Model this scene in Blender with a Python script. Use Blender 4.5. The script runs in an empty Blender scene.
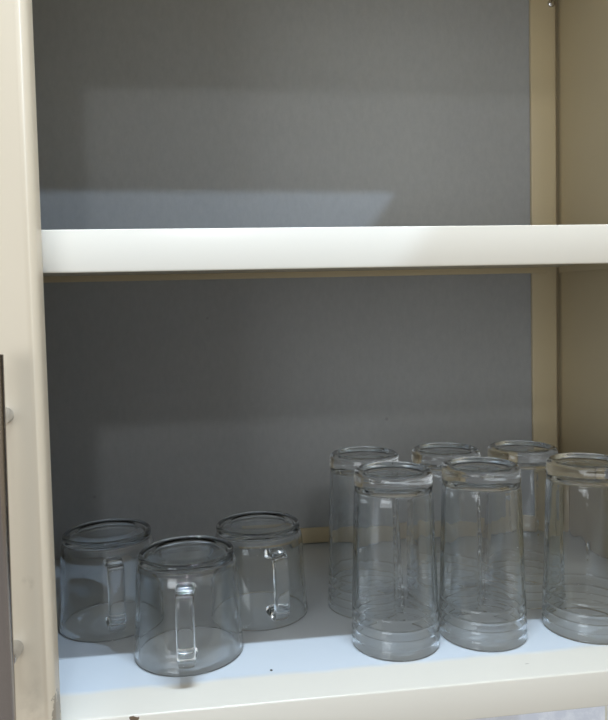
import bpy, bmesh, math, random
from mathutils import Vector, Matrix

random.seed(4)
scene = bpy.context.scene
COL = scene.collection

# ------------------------------------------------------------------ materials
def new_mat(name):
    m = bpy.data.materials.new(name)
    m.use_nodes = True
    nt = m.node_tree
    for n in list(nt.nodes):
        nt.nodes.remove(n)
    out = nt.nodes.new('ShaderNodeOutputMaterial')
    return m, nt, out

def N(nt, kind, **kw):
    n = nt.nodes.new(kind)
    for k, v in kw.items():
        if k in n.inputs:
            n.inputs[k].default_value = v
        else:
            setattr(n, k, v)
    return n

def mix_col(nt, fac, a, b):
    """a, b: colours (tuples) or sockets; fac: float or socket."""
    n = nt.nodes.new('ShaderNodeMix')
    n.data_type = 'RGBA'
    for i, v in ((0, fac), (6, a), (7, b)):
        if isinstance(v, bpy.types.NodeSocket):
            nt.links.new(v, n.inputs[i])
        else:
            n.inputs[i].default_value = v if i == 0 else (*v, 1)
    return n.outputs[2]

def math_node(nt, op, a, b=0.0):
    n = nt.nodes.new('ShaderNodeMath')
    n.operation = op
    for i, v in ((0, a), (1, b)):
        if isinstance(v, bpy.types.NodeSocket):
            nt.links.new(v, n.inputs[i])
        else:
            n.inputs[i].default_value = v
    return n.outputs[0]

def ramp(nt, src, stops):
    r = nt.nodes.new('ShaderNodeValToRGB')
    els = r.color_ramp.elements
    els[0].position, els[0].color = stops[0][0], (*[stops[0][1]] * 3, 1)
    els[1].position, els[1].color = stops[1][0], (*[stops[1][1]] * 3, 1)
    nt.links.new(src, r.inputs[0])
    return r.outputs[0]

def noise(nt, scale, detail=3.0, stretch=None, rough=0.55):
    tc = nt.nodes.new('ShaderNodeTexCoord')
    src = tc.outputs['Object']
    if stretch:
        mp = nt.nodes.new('ShaderNodeMapping')
        mp.inputs['Scale'].default_value = stretch
        nt.links.new(src, mp.inputs[0])
        src = mp.outputs[0]
    n = N(nt, 'ShaderNodeTexNoise', Scale=scale, Detail=detail, Roughness=rough)
    nt.links.new(src, n.inputs['Vector'])
    return n.outputs['Fac']

def paint(name, col, rough=0.3, var=0.06, spec=0.5, chips=None, dirt=None, orange=0.00004, inner=None):
    """Sprayed enamel: faint tone variation, slight orange peel; chips: list of
    (centre, half size, noise threshold) in object space where the paint has come off."""
    m, nt, out = new_mat(name)
    p = N(nt, 'ShaderNodeBsdfPrincipled', Roughness=rough)
    p.inputs['Specular IOR Level'].default_value = spec
    c = mix_col(nt, noise(nt, 7.0, 4.0), tuple(v * (1 - var) for v in col), tuple(min(1, v * (1 + var)) for v in col))
    tc = nt.nodes.new('ShaderNodeTexCoord')
    if inner:                      # a second colour from the line y = inner[0] on, with a wandering edge
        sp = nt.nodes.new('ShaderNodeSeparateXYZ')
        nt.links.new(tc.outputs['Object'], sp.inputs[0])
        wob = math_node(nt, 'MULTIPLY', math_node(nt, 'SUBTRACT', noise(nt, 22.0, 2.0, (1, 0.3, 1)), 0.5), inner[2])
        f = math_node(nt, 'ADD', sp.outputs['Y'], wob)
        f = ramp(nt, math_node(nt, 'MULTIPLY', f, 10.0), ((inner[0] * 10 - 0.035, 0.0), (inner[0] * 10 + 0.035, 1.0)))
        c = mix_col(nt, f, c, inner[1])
    if dirt:
        for (cen, half, dcol, amt) in dirt:
            mp = nt.nodes.new('ShaderNodeMapping')
            mp.vector_type = 'TEXTURE'
            mp.inputs['Location'].default_value = cen
            mp.inputs['Scale'].default_value = half
            nt.links.new(tc.outputs['Object'], mp.inputs[0])
            ln = nt.nodes.new('ShaderNodeVectorMath')
            ln.operation = 'LENGTH'
            nt.links.new(mp.outputs[0], ln.inputs[0])
            f = ramp(nt, ln.outputs['Value'], ((0.1, 1.0), (1.0, 0.0)))
            f = math_node(nt, 'MULTIPLY', f, ramp(nt, noise(nt, 90.0, 5.0), ((0.42, 0.0), (0.68, 1.0))))
            f = math_node(nt, 'MULTIPLY', f, amt)
            c = mix_col(nt, f, c, dcol)
    if chips:
        for (cen, half, ccol, scl) in chips:
            mp = nt.nodes.new('ShaderNodeMapping')
            mp.vector_type = 'TEXTURE'
            mp.inputs['Location'].default_value = cen
            mp.inputs['Scale'].default_value = half
            nt.links.new(tc.outputs['Object'], mp.inputs[0])
            ln = nt.nodes.new('ShaderNodeVectorMath')
            ln.operation = 'LENGTH'
            nt.links.new(mp.outputs[0], ln.inputs[0])
            d = math_node(nt, 'ADD', ln.outputs['Value'],
                          math_node(nt, 'MULTIPLY', math_node(nt, 'SUBTRACT', noise(nt, scl, 4.0), 0.5), 2.6))
            f = ramp(nt, d, ((0.92, 1.0), (1.0, 0.0)))
            c = mix_col(nt, f, c, ccol)
    nt.links.new(c, p.inputs['Base Color'])
    b = N(nt, 'ShaderNodeBump', Strength=0.5, Distance=orange)
    nt.links.new(noise(nt, 160.0, 2.0), b.inputs['Height'])
    nt.links.new(b.outputs[0], p.inputs['Normal'])
    nt.links.new(p.outputs[0], out.inputs[0])
    return m

CREAM = (0.655, 0.555, 0.415)
M_DOOR = paint('door_enamel', CREAM, 0.32, 0.03,
               chips=[((-0.1160, -0.014, 0.014), (0.0028, 0.009, 0.016), (0.33, 0.27, 0.20), 260.0)],
               dirt=[((-0.130, -0.022, 0.020), (0.012, 0.02, 0.045), (0.36, 0.28, 0.2), 0.45),
                     ((-0.1295, -0.022, 0.108), (0.005, 0.02, 0.006), (0.30, 0.24, 0.16), 0.8)])
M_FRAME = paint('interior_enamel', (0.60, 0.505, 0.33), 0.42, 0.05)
M_SHELF = paint('shelf_enamel', (0.75, 0.71, 0.625), 0.24, 0.02)
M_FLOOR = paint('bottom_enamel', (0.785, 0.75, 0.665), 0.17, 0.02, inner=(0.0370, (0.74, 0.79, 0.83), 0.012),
                chips=[((-0.068, 0.0, -0.003), (0.0030, 0.003, 0.0024), (0.16, 0.11, 0.07), 220.0),
                       ((0.0335, 0.045, 0.0), (0.0013, 0.0016, 0.002), (0.08, 0.07, 0.06), 60.0),
                       ((0.236, 0.020, 0.0), (0.0022, 0.0006, 0.002), (0.52, 0.48, 0.42), 60.0)])

def grey_board():
    m, nt, out = new_mat('grey_board')
    p = N(nt, 'ShaderNodeBsdfPrincipled', Roughness=0.55)
    big = noise(nt, 5.0, 5.0, (1, 1, 1.6))
    fine = noise(nt, 130.0, 4.0, (1, 1, 0.55), 0.7)
    c = mix_col(nt, ramp(nt, big, ((0.3, 0.0), (0.7, 1.0))), (0.345, 0.356, 0.364), (0.395, 0.405, 0.412))
    c2 = mix_col(nt, ramp(nt, fine, ((0.3, 0.0), (0.72, 1.0))), (0.33, 0.34, 0.348), (0.41, 0.418, 0.424))
    c = mix_col(nt, 0.5, c, c2)
    tc = nt.nodes.new('ShaderNodeTexCoord')
    vo = N(nt, 'ShaderNodeTexVoronoi', Scale=13.0)           # scattered dark specks
    nt.links.new(tc.outputs['Object'], vo.inputs['Vector'])
    sp = ramp(nt, vo.outputs['Distance'], ((0.018, 1.0), (0.034, 0.0)))
    c = mix_col(nt, math_node(nt, 'MULTIPLY', sp, 0.3), c, (0.10, 0.10, 0.10))
    nt.links.new(c, p.inputs['Base Color'])
    b = N(nt, 'ShaderNodeBump', Strength=0.35, Distance=0.0002)
    nt.links.new(fine, b.inputs['Height'])
    nt.links.new(b.outputs[0], p.inputs['Normal'])
    nt.links.new(p.outputs[0], out.inputs[0])
    return m
M_GREY = grey_board()

def steel(name, col, rough):
    m, nt, out = new_mat(name)
    p = N(nt, 'ShaderNodeBsdfPrincipled', Roughness=rough, Metallic=1.0)
    s = noise(nt, 400.0, 2.0, (1, 1, 0.02))
    c = mix_col(nt, s, tuple(v * 0.85 for v in col), col)
    nt.links.new(c, p.inputs['Base Color'])
    nt.links.new(p.outputs[0], out.inputs[0])
    return m
M_STEEL = steel('brushed_steel', (0.36, 0.32, 0.295), 0.24)
M_CHROME = steel('polished_steel', (0.72, 0.72, 0.73), 0.22)

def glass(name, tint):
    m, nt, out = new_mat(name)
    g = N(nt, 'ShaderNodeBsdfGlass', Roughness=0.0, IOR=1.47)
    g.inputs['Color'].default_value = (*tint, 1)
    nt.links.new(g.outputs[0], out.inputs[0])
    return m
M_TUMBLER = glass('tumbler_glass', (0.980, 0.990, 0.998))
M_MUG = glass('mug_glass', (0.980, 0.989, 0.995))

def marble_tile():
    m, nt, out = new_mat('marble_tile')
    p = N(nt, 'ShaderNodeBsdfPrincipled', Roughness=0.2)
    n1 = ramp(nt, noise(nt, 30.0, 8.0, None, 0.7), ((0.42, 0.0), (0.62, 1.0)))
    c = mix_col(nt, n1, (0.74, 0.75, 0.80), (0.93, 0.93, 0.95))
    nt.links.new(c, p.inputs['Base Color'])
    nt.links.new(p.outputs[0], out.inputs[0])
    return m
M_TILE = marble_tile()
M_GROUT = paint('grout', (0.74, 0.69, 0.56), 0.8, 0.04)

# ------------------------------------------------------------------ mesh helpers
def obj(name, bm, mat, parent=None, smooth=None):
    me = bpy.data.meshes.new(name)
    bmesh.ops.recalc_face_normals(bm, faces=bm.faces)
    bm.to_mesh(me)
    bm.free()
    me.materials.append(mat)
    if smooth is not None:
        for p in me.polygons:
            p.use_smooth = True
        if smooth < 3.2:
            me.set_sharp_from_angle(angle=smooth)
    o = bpy.data.objects.new(name, me)
    COL.objects.link(o)
    if parent:
        o.parent = parent
    return o

def box(bm, x0, x1, y0, y1, z0, z1, bev=0.0, seg=3):
    t = bmesh.new()
    bmesh.ops.create_cube(t, size=1.0)
    for v in t.verts:
        v.co = Vector((x0 + (v.co.x + .5) * (x1 - x0), y0 + (v.co.y + .5) * (y1 - y0), z0 + (v.co.z + .5) * (z1 - z0)))
    if bev:
        bmesh.ops.bevel(t, geom=list(t.edges), offset=bev, segments=seg, profile=0.5, affect='EDGES')
    me = bpy.data.meshes.new('tmp')
    t.to_mesh(me)
    t.free()
    bm.from_mesh(me)
    bpy.data.meshes.remove(me)

def cyl(bm, p, q, r, seg=32, bev=0.0):
    p, q = Vector(p), Vector(q)
    t = bmesh.new()
    L = (q - p).length
    bmesh.ops.create_cone(t, cap_ends=True, segments=seg, radius1=r, radius2=r, depth=L)
    if bev:
        ed = [e for e in t.edges if abs(e.verts[0].co.z - e.verts[1].co.z) < 1e-6]
        bmesh.ops.bevel(t, geom=ed, offset=bev, segments=3, profile=0.5, affect='EDGES')
    rot = (q - p).to_track_quat('Z', 'Y').to_matrix().to_4x4()
    bmesh.ops.transform(t, matrix=Matrix.Translation((p + q) / 2) @ rot, verts=t.verts)
    me = bpy.data.meshes.new('tmp')
    t.to_mesh(me)
    t.free()
    bm.from_mesh(me)
    bpy.data.meshes.remove(me)

def lathe(profile, angles, mod=None):
    """Closed solid of revolution. profile: (r, z, flute) points from axis to axis, or
    open at neither end; points with r = 0 collapse on the axis."""
    bm = bmesh.new()
    rings = []
    seg = len(angles)
    for (r, z, fl) in profile:
        if r <= 0:
            rings.append([bm.verts.new((0, 0, z))])
        else:
            ring = []
            for a in angles:
                rr = r + (mod(a, z, fl) if (fl and mod) else 0.0)
                ring.append(bm.verts.new((rr * math.cos(a), rr * math.sin(a), z)))
            rings.append(ring)
    for A, B in zip(rings, rings[1:]):
        for k in range(seg):
            k2 = (k + 1) % seg
            if len(A) == 1 and len(B) == 1:
                break
            if len(A) == 1:
                bm.faces.new((A[0], B[k], B[k2]))
            elif len(B) == 1:
                bm.faces.new((A[k], A[k2], B[0]))
            else:
                bm.faces.new((A[k], A[k2], B[k2], B[k]))
    return bm

def smooth_profile(pts, step=0.0016, rnd=0.0):
    """Catmull-free resampling: straight runs split finely so that waves can be laid on them."""
    out = []
    for (a, b) in zip(pts, pts[1:]):
        L = math.hypot(b[0] - a[0], b[1] - a[1])
        n = max(1, int(L / step))
        for k in range(n):
            t = k / n
            out.append((a[0] + (b[0] - a[0]) * t, a[1] + (b[1] - a[1]) * t))
    out.append(pts[-1])
    return out

def arc(cx, cz, r, a0, a1, n=6):
    return [(cx + r * math.cos(math.radians(a0 + (a1 - a0) * k / n)),
             cz + r * math.sin(math.radians(a0 + (a1 - a0) * k / n))) for k in range(n + 1)]

# ------------------------------------------------------------------ dimensions (metres)
ZT, ZB = 0.3433, 0.3141        # middle shelf: top and lower edge of its front lip
DB = 0.3456                    # depth of the back board
XS, XR = 0.4024, 0.4390        # board's right edge, right-hand corner
XL = -0.70                     # cabinet's left end, behind the closed door
ZTOP = 0.66                    # lower edge of the cabinet's top rail
DT = 0.745                     # top of the doors

# ------------------------------------------------------------------ the cabinet
cab = bpy.data.objects.new('wall_cabinet', None)
COL.objects.link(cab)
cab['label'] = 'cream enamelled metal wall cabinet with grey back board, holding the upside-down glassware'
cab['category'] = 'cabinet'

bm = bmesh.new()
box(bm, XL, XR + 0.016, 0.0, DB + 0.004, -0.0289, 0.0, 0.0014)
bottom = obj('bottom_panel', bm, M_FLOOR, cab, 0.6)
bottom['label'] = 'glossy white bottom shelf with a chipped front edge'

bm = bmesh.new()
box(bm, XL, XS + 0.004, DB, DB + 0.004, 0.0, 0.74)
back = obj('back_panel', bm, M_GREY, cab)
back['label'] = 'mottled grey back board'

bm = bmesh.new()
box(bm, 0.012, XS - 0.0006, DB - 0.0035, DB - 0.0002, 0.0016, 0.0205, 0.0006)
obj('back_rail', bm, M_FRAME, cab, 0.6)

bm = bmesh.new()
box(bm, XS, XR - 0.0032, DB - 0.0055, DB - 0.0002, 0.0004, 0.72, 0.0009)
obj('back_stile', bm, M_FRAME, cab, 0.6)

bm = bmesh.new()
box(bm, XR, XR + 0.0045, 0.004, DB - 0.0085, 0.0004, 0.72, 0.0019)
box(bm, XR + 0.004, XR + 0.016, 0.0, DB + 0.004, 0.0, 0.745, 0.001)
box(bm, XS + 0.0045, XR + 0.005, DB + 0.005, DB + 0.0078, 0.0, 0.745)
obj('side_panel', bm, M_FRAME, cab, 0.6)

bm = bmesh.new()
box(bm, XL - 0.016, XL, 0.0, DB + 0.004, -0.0289, 0.745, 0.001)
obj('side_panel', bm, M_FRAME, cab, 0.6)

bm = bmesh.new()
box(bm, XL, XR + 0.004, 0.0, DB, 0.72, 0.745, 0.001)
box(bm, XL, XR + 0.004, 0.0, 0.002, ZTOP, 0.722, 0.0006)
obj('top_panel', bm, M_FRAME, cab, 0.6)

# middle shelf: a folded sheet tray, deep front lip, shallow back and side lips
SHX = (XL + 0.001, XR - 0.0008)
bm = bmesh.new()
x0, x1 = SHX
box(bm, x0, x1, 0.0, DB - 0.007, ZT - 0.002, ZT, 0.0009)                     # deck
box(bm, x0, x1, 0.0, 0.0025, ZB, ZT, 0.0011)                                 # front lip
shelf = obj('shelf', bm, M_SHELF, cab, 0.6)
shelf['label'] = 'empty cream middle shelf with a deep front lip'
bm = bmesh.new()
box(bm, x0, 0.4205, DB - 0.0090, DB - 0.0070, 0.3342, ZT - 0.0019, 0.0006)
obj('shelf_flange', bm, M_FRAME, shelf, 0.6)
bm = bmesh.new()
prof = [(0.0035, ZT - 0.0019), (0.0035, 0.3160), (0.2321, 0.3287), (0.3362, 0.3345), (0.3362, ZT - 0.0019)]
fa = [bm.verts.new((x1 - 0.0016, y, z)) for y, z in prof]
fb = [bm.verts.new((x1 + 0.0003, y, z)) for y, z in prof]
bm.faces.new(fa)
bm.faces.new(fb[::-1])
for k in range(5):
    bm.faces.new((fa[k], fb[k], fb[(k + 1) % 5], fa[(k + 1) % 5]))
obj('shelf_flange', bm, M_FRAME, shelf, 0.6)
tilt = math.radians(-0.40)
pivot = Vector((0.15, 0, 0.33))
shelf.matrix_local = Matrix.Translation(pivot) @ Matrix.Rotation(tilt, 4, 'Y') @ Matrix.Translation(-pivot)

# screw near the top of the back stile
bm = bmesh.new()
t = bmesh.new()
bmesh.ops.create_uvsphere(t, u_segments=24, v_segments=12, radius=0.0050)
for v in t.verts:
    v.co = Vector((v.co.x, v.co.z * 0.62 if v.co.z < 0 else v.co.z * 0.1, v.co.y))
bmesh.ops.transform(t, matrix=Matrix.Translation((0.4300, DB - 0.0054, 0.6770)), verts=t.verts)
me = bpy.data.meshes.new('tmp'); t.to_mesh(me); t.free(); bm.from_mesh(me); bpy.data.meshes.remove(me)
box(bm, 0.4272, 0.4328, DB - 0.0083, DB - 0.0072, 0.6765, 0.6775)
sc = obj('screw', bm, M_CHROME, cab, 0.8)
sc['label'] = 'shiny round screw head'

# closed left-hand door with its bar handle
def door_mesh(x0, x1, y0, y1, z0, z1, rx):
    b = bmesh.new()
    bmesh.ops.create_cube(b, size=1.0)
    for v in b.verts:
        v.co = Vector((x0 + (v.co.x + .5) * (x1 - x0), y0 + (v.co.y + .5) * (y1 - y0), z0 + (v.co.z + .5) * (z1 - z0)))
    fr = [e for e in b.edges if all(abs(v.co.y - y0) < 1e-6 for v in e.verts)]
    bmesh.ops.bevel(b, geom=fr, offset=rx, segments=8, profile=0.5, affect='EDGES')
    bk = [e for e in b.edges if all(abs(v.co.y - y1) < 1e-6 for v in e.verts)]
    bmesh.ops.bevel(b, geom=bk, offset=0.0012, segments=2, profile=0.5, affect='EDGES')
    return b
door = obj('door', door_mesh(-0.69, -0.1160, -0.0225, -0.0035, -0.034, DT, 0.007), M_DOOR, cab, 0.5)
door['label'] = 'closed cream door with worn paint along its edge'
HX, HY = -0.1384, -0.0445
bm = bmesh.new()
cyl(bm, (HX - 0.0010, HY, 0.0270), (HX + 0.0010, HY, 0.2593), 0.0061, 48, 0.0007)
hb = obj('handle_bar', bm, M_STEEL, door, 0.6)
hb['label'] = 'brushed steel handle bar'
for z in (0.2192, 0.0660):
    bm = bmesh.new()
    cyl(bm, (HX, HY + 0.004, z), (HX, -0.0222, z), 0.0052, 32, 0.0004)
    obj('handle_post', bm, M_CHROME, door, 0.6)

# right-hand door, swung open, hinged on the cabinet's right front edge
od = obj('door', door_mesh(0.0, 0.57, -0.019, 0.0, -0.034, DT, 0.007), M_DOOR, cab, 0.5)
od.location = (0.4600, -0.004, 0.0)
od.rotation_euler = (0, 0, math.radians(-90))
od['label'] = 'open cream door swung out at the right end'
for z in (0.08, 0.62):
    bm = bmesh.new()
    cyl(bm, (XR + 0.0185, -0.0015, z - 0.03), (XR + 0.0185, -0.0015, z + 0.03), 0.0028, 20, 0.0004)
    obj('hinge', bm, M_CHROME, cab, 0.6)

# ------------------------------------------------------------------ the wall behind, below the cabinet
bm = bmesh.new()
for i in range(-4, 4):
    for j in range(-3, 3):
        X0 = 0.5128 + 0.30 * (i - 1)
        Z0 = -0.2 + 0.30 * j
        box(bm, X0 + 0.0018, X0 + 0.2982, DB + 0.0085, DB + 0.016, Z0 + 0.0018, Z0 + 0.2982, 0.0006, 1)
wall = obj('wall_back', bm, M_TILE)
wall['kind'] = 'structure'
bm = bmesh.new()
box(bm, -1.0, 1.5, DB + 0.0095, DB + 0.06, -1.1, 0.75)
gr = obj('grout', bm, M_GROUT, wall)

# ------------------------------------------------------------------ tumblers (standing on their mouths)
TUM_H, TUM_R0, TUM_R1 = 0.150, 0.0379, 0.0331
def tumbler_bm():
    def ro(z):
        r = TUM_R0 + (TUM_R1 - TUM_R0) * (z / TUM_H)
        for zc, a, w in ((0.0080, 0.00060, 0.0007), (0.0155, 0.00060, 0.0007), (0.0235, 0.00060, 0.0007), (0.0330, 0.00035, 0.0009)):
            r -= a * math.exp(-((z - zc) / w) ** 2)
        r += 0.00003 * math.sin(z * 420) * math.exp(-((z - 0.055) / 0.022) ** 2)
        r += 0.00003 * math.sin(z * 230 + 1.0)
        return r
    prof = []
    wall_t = 0.0026
    # lip on the shelf
    rm = TUM_R0 - wall_t / 2
    for k in range(9):
        a = math.pi - math.pi * 1.0 * k / 8        # inner side round to outer side, underneath
        prof.append((rm + wall_t / 2 * math.cos(a), 0.0013 - 0.0013 * math.sin(a), False))
    n = 220
    ztop = TUM_H - 0.0045
    for k in range(1, n + 1):
        z = 0.0013 + (ztop - 0.0013) * k / n
        dz = ztop - z
        neck = -0.0008 * math.exp(-((z - (TUM_H - 0.0175)) / 0.0022) ** 2)
        prof.append((ro(z) + neck, z, 1))
    R = ro(ztop)
    for (r, z) in arc(R - 0.0045, TUM_H - 0.0045, 0.0045, 12, 90, 7):
        prof.append((r, z, False))
    # recessed foot
    for (r, z) in ((R - 0.0062, TUM_H - 0.0003), (R - 0.0078, TUM_H - 0.0012), (R - 0.0095, TUM_H - 0.0020),
                   (R * 0.45, TUM_H - 0.0026), (R * 0.2, TUM_H - 0.0028)):
        prof.append((r, z, False))
    prof.append((0, TUM_H - 0.0028, False))
    # the cavity, from its domed floor back down to the lip
    zc = TUM_H - 0.0145
    rc = ro(zc) - 0.0034
    prof.append((0, zc + 0.0012, False))
    for f in (0.2, 0.4, 0.6):
        prof.append((rc * f, zc + 0.0012 - 0.0006 * f * f, False))
    for (r, z) in arc(rc - 0.008, zc - 0.008, 0.008, 90, 6, 8):
        prof.append((r, z, 2))
    z1 = zc - 0.0085
    for k in range(1, 71):
        z = z1 + (0.0016 - z1) * k / 70
        w = wall_t + 0.0008 * (z / TUM_H)
        prof.append((TUM_R0 + (TUM_R1 - TUM_R0) * (z / TUM_H) - w + 0.00005 * math.sin(z * 190), z, 2))
    # close onto the first lip point
    rnd = random.Random(8)
    bumps = [(0.034 + 0.095 * rnd.random(), 0.0009 + 0.0012 * rnd.random(), 0.00005 + 0.00011 * rnd.random()) for _ in range(34)]
    def mod(a, z, kind):
        if kind == 1:                         # ridge of small blobs added to catch lamp glints, facing the cupboard's opening
            d = min(a, 2 * math.pi - a)
            if d > 0.06:
                return 0.0
            h = 0.00004 + sum(b * math.exp(-((z - zc) / w_) ** 2) for zc, w_, b in bumps)
            return h * math.exp(-(d / 0.022) ** 2) * min(1.0, max(0.0, (z - 0.03) / 0.01)) * min(1.0, max(0.0, (0.134 - z) / 0.006))
        k = min(1.0, max(0.0, (z - 0.030) / 0.03))
        return k * (0.00011 * math.cos(11 * a) + 0.00004 * math.cos(19 * a + 1.0))
    return closed_lathe(prof, mod, True)

def closed_lathe(prof, mod, glint_ridge=False):
    """lathe() whose last ring joins the first one."""
    n = 160
    angles = [2 * math.pi * k / n for k in range(n)]
    if glint_ridge:
        angles = [a for a in angles if min(a, 2 * math.pi - a) > 0.075]
        angles += [math.radians(0.5 * k) % (2 * math.pi) for k in range(-8, 9)]
        angles.sort()
    bm = lathe(prof, angles, mod)
    bmesh.ops.remove_doubles(bm, verts=bm.verts, dist=1e-6)
    # bridge last ring to first
    open_e = [e for e in bm.edges if len(e.link_faces) == 1]
    if open_e:
        bmesh.ops.bridge_loops(bm, edges=open_e)
    bmesh.ops.triangulate(bm, faces=[f for f in bm.faces if len(f.verts) > 4])
    return bm

tumblers = [
    ((0.1437, 0.0765), 'clear tumbler upside down at the front edge, left end of the front row of three'),
    ((0.2230, 0.0786), 'clear tumbler upside down in the middle of the front row of three tumblers'),
    ((0.3190, 0.0748), 'clear upside-down front tumbler nearest the right side wall, cut by the frame'),
    ((0.1362, 0.1552), 'shaded tumbler behind the left front tumbler, beside the handled mugs'),
    ((0.2190, 0.1570), 'shaded tumbler in the middle of the back row, mostly hidden by the front ones'),
    ((0.2955, 0.1500), 'shaded tumbler in the back row nearest the cream corner stile'),
]
src = None
for i, ((x, y), lab) in enumerate(tumblers):
    if src is None:
        o = src = obj('drinking_tumbler', tumbler_bm(), M_TUMBLER, None, 3.2)
    else:
        o = src.copy()
        COL.objects.link(o)
    o.location = (x, y, 0.0001)
    # the glint ridge looks out of the cupboard, a little differently on each
    o.rotation_euler = (0, 0, math.atan2(-0.4656 - y, -x) + (0.02, -0.05, 0.03, 0.9, -0.7, 0.4)[i])
    o['label'] = lab
    o['category'] = 'glass'
    o['group'] = 'upside-down clear tumblers on the bottom shelf'

# ------------------------------------------------------------------ mugs (upside down, handles to the front)
MUG_H = 0.0866
def mug_wall(z):
    t = z / 0.066
    return 0.0462 + (0.0428 - 0.0462) * t - 0.0006 * math.sin(math.pi * min(1, t))
def mug_bm():
    wt = 0.0030
    prof = []
    rm = 0.0462 - wt / 2
    for k in range(9):
        a = math.pi - math.pi * k / 8
        prof.append((rm + wt / 2 * math.cos(a), 0.0015 - 0.0015 * math.sin(a), False))
    for k in range(1, 41):
        z = 0.0015 + (0.0620 - 0.0015) * k / 40
        prof.append((mug_wall(z), z, False))
    for (r, z) in ((0.0427, 0.0650), (0.0424, 0.0690), (0.0419, 0.0725), (0.0412, 0.0755), (0.0405, 0.0774), (0.0399, 0.0785),
                   (0.0396, 0.0791), (0.0395, 0.0796), (0.0397, 0.0802), (0.0400, 0.0808), (0.0401, 0.0816), (0.0400, 0.0826)):
        prof.append((r, z, False))
    for (r, z) in arc(0.0368, 0.0834, 0.0032, 4, 88, 9):
        prof.append((r, z, False))
    for (r, z) in ((0.0355, 0.08662), (0.0330, 0.0866), (0.0290, 0.0866), (0.0281, 0.0865), (0.0275, 0.0862), (0.0269, 0.0859), (0.0262, 0.08575),
                   (0.0250, 0.0857), (0.0150, 0.0857), (0.0060, 0.0857)):
        prof.append((r, z, False))
    prof.append((0, 0.0857, False))
    prof.append((0, 0.0800, False))
    for (r, z) in ((0.010, 0.07995), (0.020, 0.0797), (0.0290, 0.0792)):
        prof.append((r, z, False))
    for (r, z) in arc(0.0300, 0.0708, 0.0082, 80, 6, 10):
        prof.append((r, z, False))
    for k in range(1, 36):
        z = 0.0695 + (0.0018 - 0.0695) * k / 35
        prof.append((mug_wall(z) - wt - 0.0009 * (z / 0.0695), z, 2))
    def mod(a, z, kind):
        return min(1.0, (0.0695 - z) / 0.01) * (0.00007 * math.cos(7 * a + 25 * z) + 0.00006 * math.sin(3 * a + 60 * z))
    return closed_lathe(prof, mod)

def handle_bm():
    """D-shaped glass handle along +X: rounded strap swept from the shoulder to near the lip."""
    pts = []
    ctrl = [(0.0411, 0.0690), (0.0450, 0.0708), (0.0500, 0.0724), (0.0560, 0.0729), (0.0612, 0.0711), (0.0642, 0.0662),
            (0.0652, 0.0580), (0.0655, 0.0450), (0.0656, 0.0350), (0.0652, 0.0275), (0.0636, 0.0215), (0.0600, 0.0180),
            (0.0550, 0.0172), (0.0500, 0.0180), (0.0446, 0.0192)]
    V = [Vector((a, 0, b)) for a, b in ctrl]
    for i in range(len(V) - 1):
        p0, p1, p2, p3 = V[max(0, i - 1)], V[i], V[i + 1], V[min(len(V) - 1, i + 2)]
        for k in range(5):
            t = k / 5
            pts.append(0.5 * ((2 * p1) + (p2 - p0) * t + (2 * p0 - 5 * p1 + 4 * p2 - p3) * t * t + (3 * p1 - p0 - 3 * p2 + p3) * t ** 3))
    pts.append(V[-1])
    b = bmesh.new()
    rings = []
    n = len(pts)
    for i, p in enumerate(pts):
        tg = (pts[min(n - 1, i + 1)] - pts[max(0, i - 1)]).normalized()
        side = Vector((0, 1, 0))
        nrm = tg.cross(side)
        e = min(1.0, min(i, n - 1 - i) / 9)
        hw = 0.0070 + 0.0012 * (1 - e)
        hh = 0.0038 + 0.0008 * (1 - e)
        ring = []
        for k in range(28):
            a = 2 * math.pi * k / 28
            c, s = math.cos(a), math.sin(a)
            px = hw * math.copysign(abs(c) ** 0.62, c)
            py = hh * math.copysign(abs(s) ** 0.62, s)
            ring.append(b.verts.new(p + side * px + nrm * py))
        rings.append(ring)
    for A, B in zip(rings, rings[1:]):
        for k in range(28):
            k2 = (k + 1) % 28
            b.faces.new((A[k], A[k2], B[k2], B[k]))
    b.faces.new(rings[0])
    b.faces.new(rings[-1])
    return b

mugs = [
    ((-0.0327, 0.0915), -89.0, 'clear glass mug upside down, foremost of the three, handle facing straight out'),
    ((-0.1096, 0.1623), -75.0, 'clear glass mug upside down behind the cream door edge, leftmost of the three'),
    ((0.0318, 0.1592), -76.0, 'clear glass mug upside down on the tumblers\' side, its handle turned slightly away'),
]
msrc = hsrc = None
for (x, y), ang, lab in mugs:
    if msrc is None:
        o = msrc = obj('glass_mug', mug_bm(), M_MUG, None, 3.2)
        h = hsrc = obj('handle', handle_bm(), M_MUG, o, 1.2)
    else:
        o = msrc.copy()
        COL.objects.link(o)
        h = hsrc.copy()
        COL.objects.link(h)
        h.parent = o
    o.location = (x, y, 0.0001)
    o.rotation_euler = (0, 0, math.radians(ang))
    o['label'] = lab
    o['category'] = 'mug'
    o['group'] = 'upside-down glass mugs on the bottom shelf'

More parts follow.
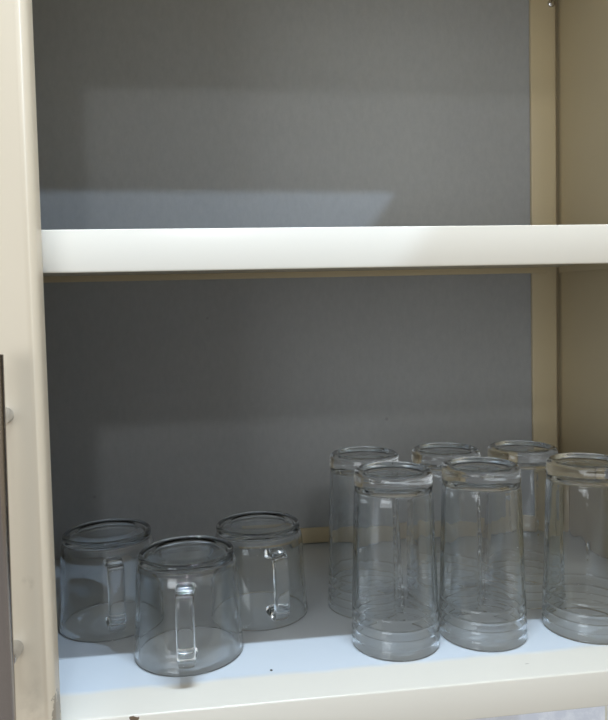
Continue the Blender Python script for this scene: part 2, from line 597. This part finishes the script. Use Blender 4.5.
# ------------------------------------------------------------------ light: the room's ceiling lamps and an added soft fill
def lamp(name, loc, target, power, col, sx, sy=None):
    L = bpy.data.lights.new(name, 'AREA')
    L.energy = power
    L.color = col
    if sy:
        L.shape = 'RECTANGLE'
        L.size, L.size_y = sx, sy
    else:
        L.shape = 'DISK'
        L.size = sx
    o = bpy.data.objects.new(name, L)
    COL.objects.link(o)
    o.location = loc
    d = Vector(target) - Vector(loc)
    o.rotation_euler = d.to_track_quat('-Z', 'Y').to_euler()
    L.cycles.is_caustics_light = CAUSTICS
    return o
CAUSTICS = True
COOL, WARM, NEUT = (0.68, 0.83, 1.0), (1.0, 0.94, 0.82), (0.95, 0.98, 1.0)
lamp('ceiling_tube_cool', (0.10, -0.292, 1.30), (0.10, -0.20, 0.0), 14.0, COOL, 0.60, 0.014)
lamp('ceiling_tube_warm', (0.15, -0.116, 1.30), (0.15, -0.08, 0.0), 2.2, WARM, 0.60, 0.012)
lamp('ceiling_lamp_room', (0.10, -2.20, 1.30), (0.15, 0.0, 0.3), 3.8, NEUT, 0.12)
lamp('soft_fill_left', (-1.30, -1.90, 0.35), (0.30, 0.2, 0.3), 15.0, (0.93, 0.97, 1.0), 1.0, 1.1)  # unseen soft fill from front left, added to brighten the interior's right side
lamp('ceiling_lamp_side', (0.846, -1.00, 1.30), (0.0, 0.1, 0.3), 10.0, (0.58, 0.76, 1.0), 0.03)

w = bpy.data.worlds.new('World')
scene.world = w
w.use_nodes = True
nt = w.node_tree
for n in list(nt.nodes):
    nt.nodes.remove(n)
wo = nt.nodes.new('ShaderNodeOutputWorld')
bg = nt.nodes.new('ShaderNodeBackground')
tc = nt.nodes.new('ShaderNodeTexCoord')
sx = nt.nodes.new('ShaderNodeSeparateXYZ')
nt.links.new(tc.outputs['Generated'], sx.inputs[0])
rp = nt.nodes.new('ShaderNodeValToRGB')
mr = nt.nodes.new('ShaderNodeMapRange')
mr.inputs[1].default_value, mr.inputs[2].default_value = -1.0, 1.0
nt.links.new(sx.outputs['Z'], mr.inputs[0])
nt.links.new(mr.outputs[0], rp.inputs[0])
e = rp.color_ramp.elements
e[0].position, e[0].color = 0.25, (1.0, 0.99, 0.97, 1)
e[1].position, e[1].color = 0.80, (1.0, 1.05, 1.1, 1)
x = e.new(0.5); x.color = (0.80, 0.81, 0.82, 1)
nt.links.new(rp.outputs[0], bg.inputs['Color'])
bg.inputs['Strength'].default_value = 0.47
nt.links.new(bg.outputs[0], wo.inputs[0])

for o in list(scene.objects):
    if o.type != 'MESH':
        continue
    glassy = o.name.split('.')[0] in ('drinking_tumbler', 'glass_mug') or (o.parent and o.parent.name.startswith('glass_mug'))
    if glassy:
        o.cycles.is_caustics_caster = CAUSTICS
    elif o.name in ('bottom_panel', 'back_panel'):
        o.cycles.is_caustics_receiver = CAUSTICS
scene.cycles.sample_clamp_indirect = 0.0
scene.cycles.use_guiding = True
scene.cycles.max_bounces = 20
scene.cycles.transmission_bounces = 20
scene.cycles.glossy_bounces = 8

# ------------------------------------------------------------------ camera
cam = bpy.data.cameras.new('camera')
co = bpy.data.objects.new('camera', cam)
COL.objects.link(co)
F_PX = 656.48
cam.sensor_fit = 'VERTICAL'
cam.sensor_height = 24.0
cam.lens = F_PX / 720.0 * 24.0
cam.clip_start = 0.01
right = Vector((0.99152354, -0.12796422, -0.02249963))
up = Vector((0.0281894, 0.04282774, 0.99868471))
fwd = Vector((0.1268323, 0.99085364, -0.04607195))
m = Matrix((right, up, -fwd)).transposed().to_4x4()
m.translation = Vector((0.0, -0.4656, 0.27))
co.matrix_world = m
scene.camera = co

scene.view_settings.view_transform = 'Standard'
scene.view_settings.look = 'None'
scene.view_settings.gamma = 1.0
scene.view_settings.use_curve_mapping = False
scene.view_settings.exposure = 0.0
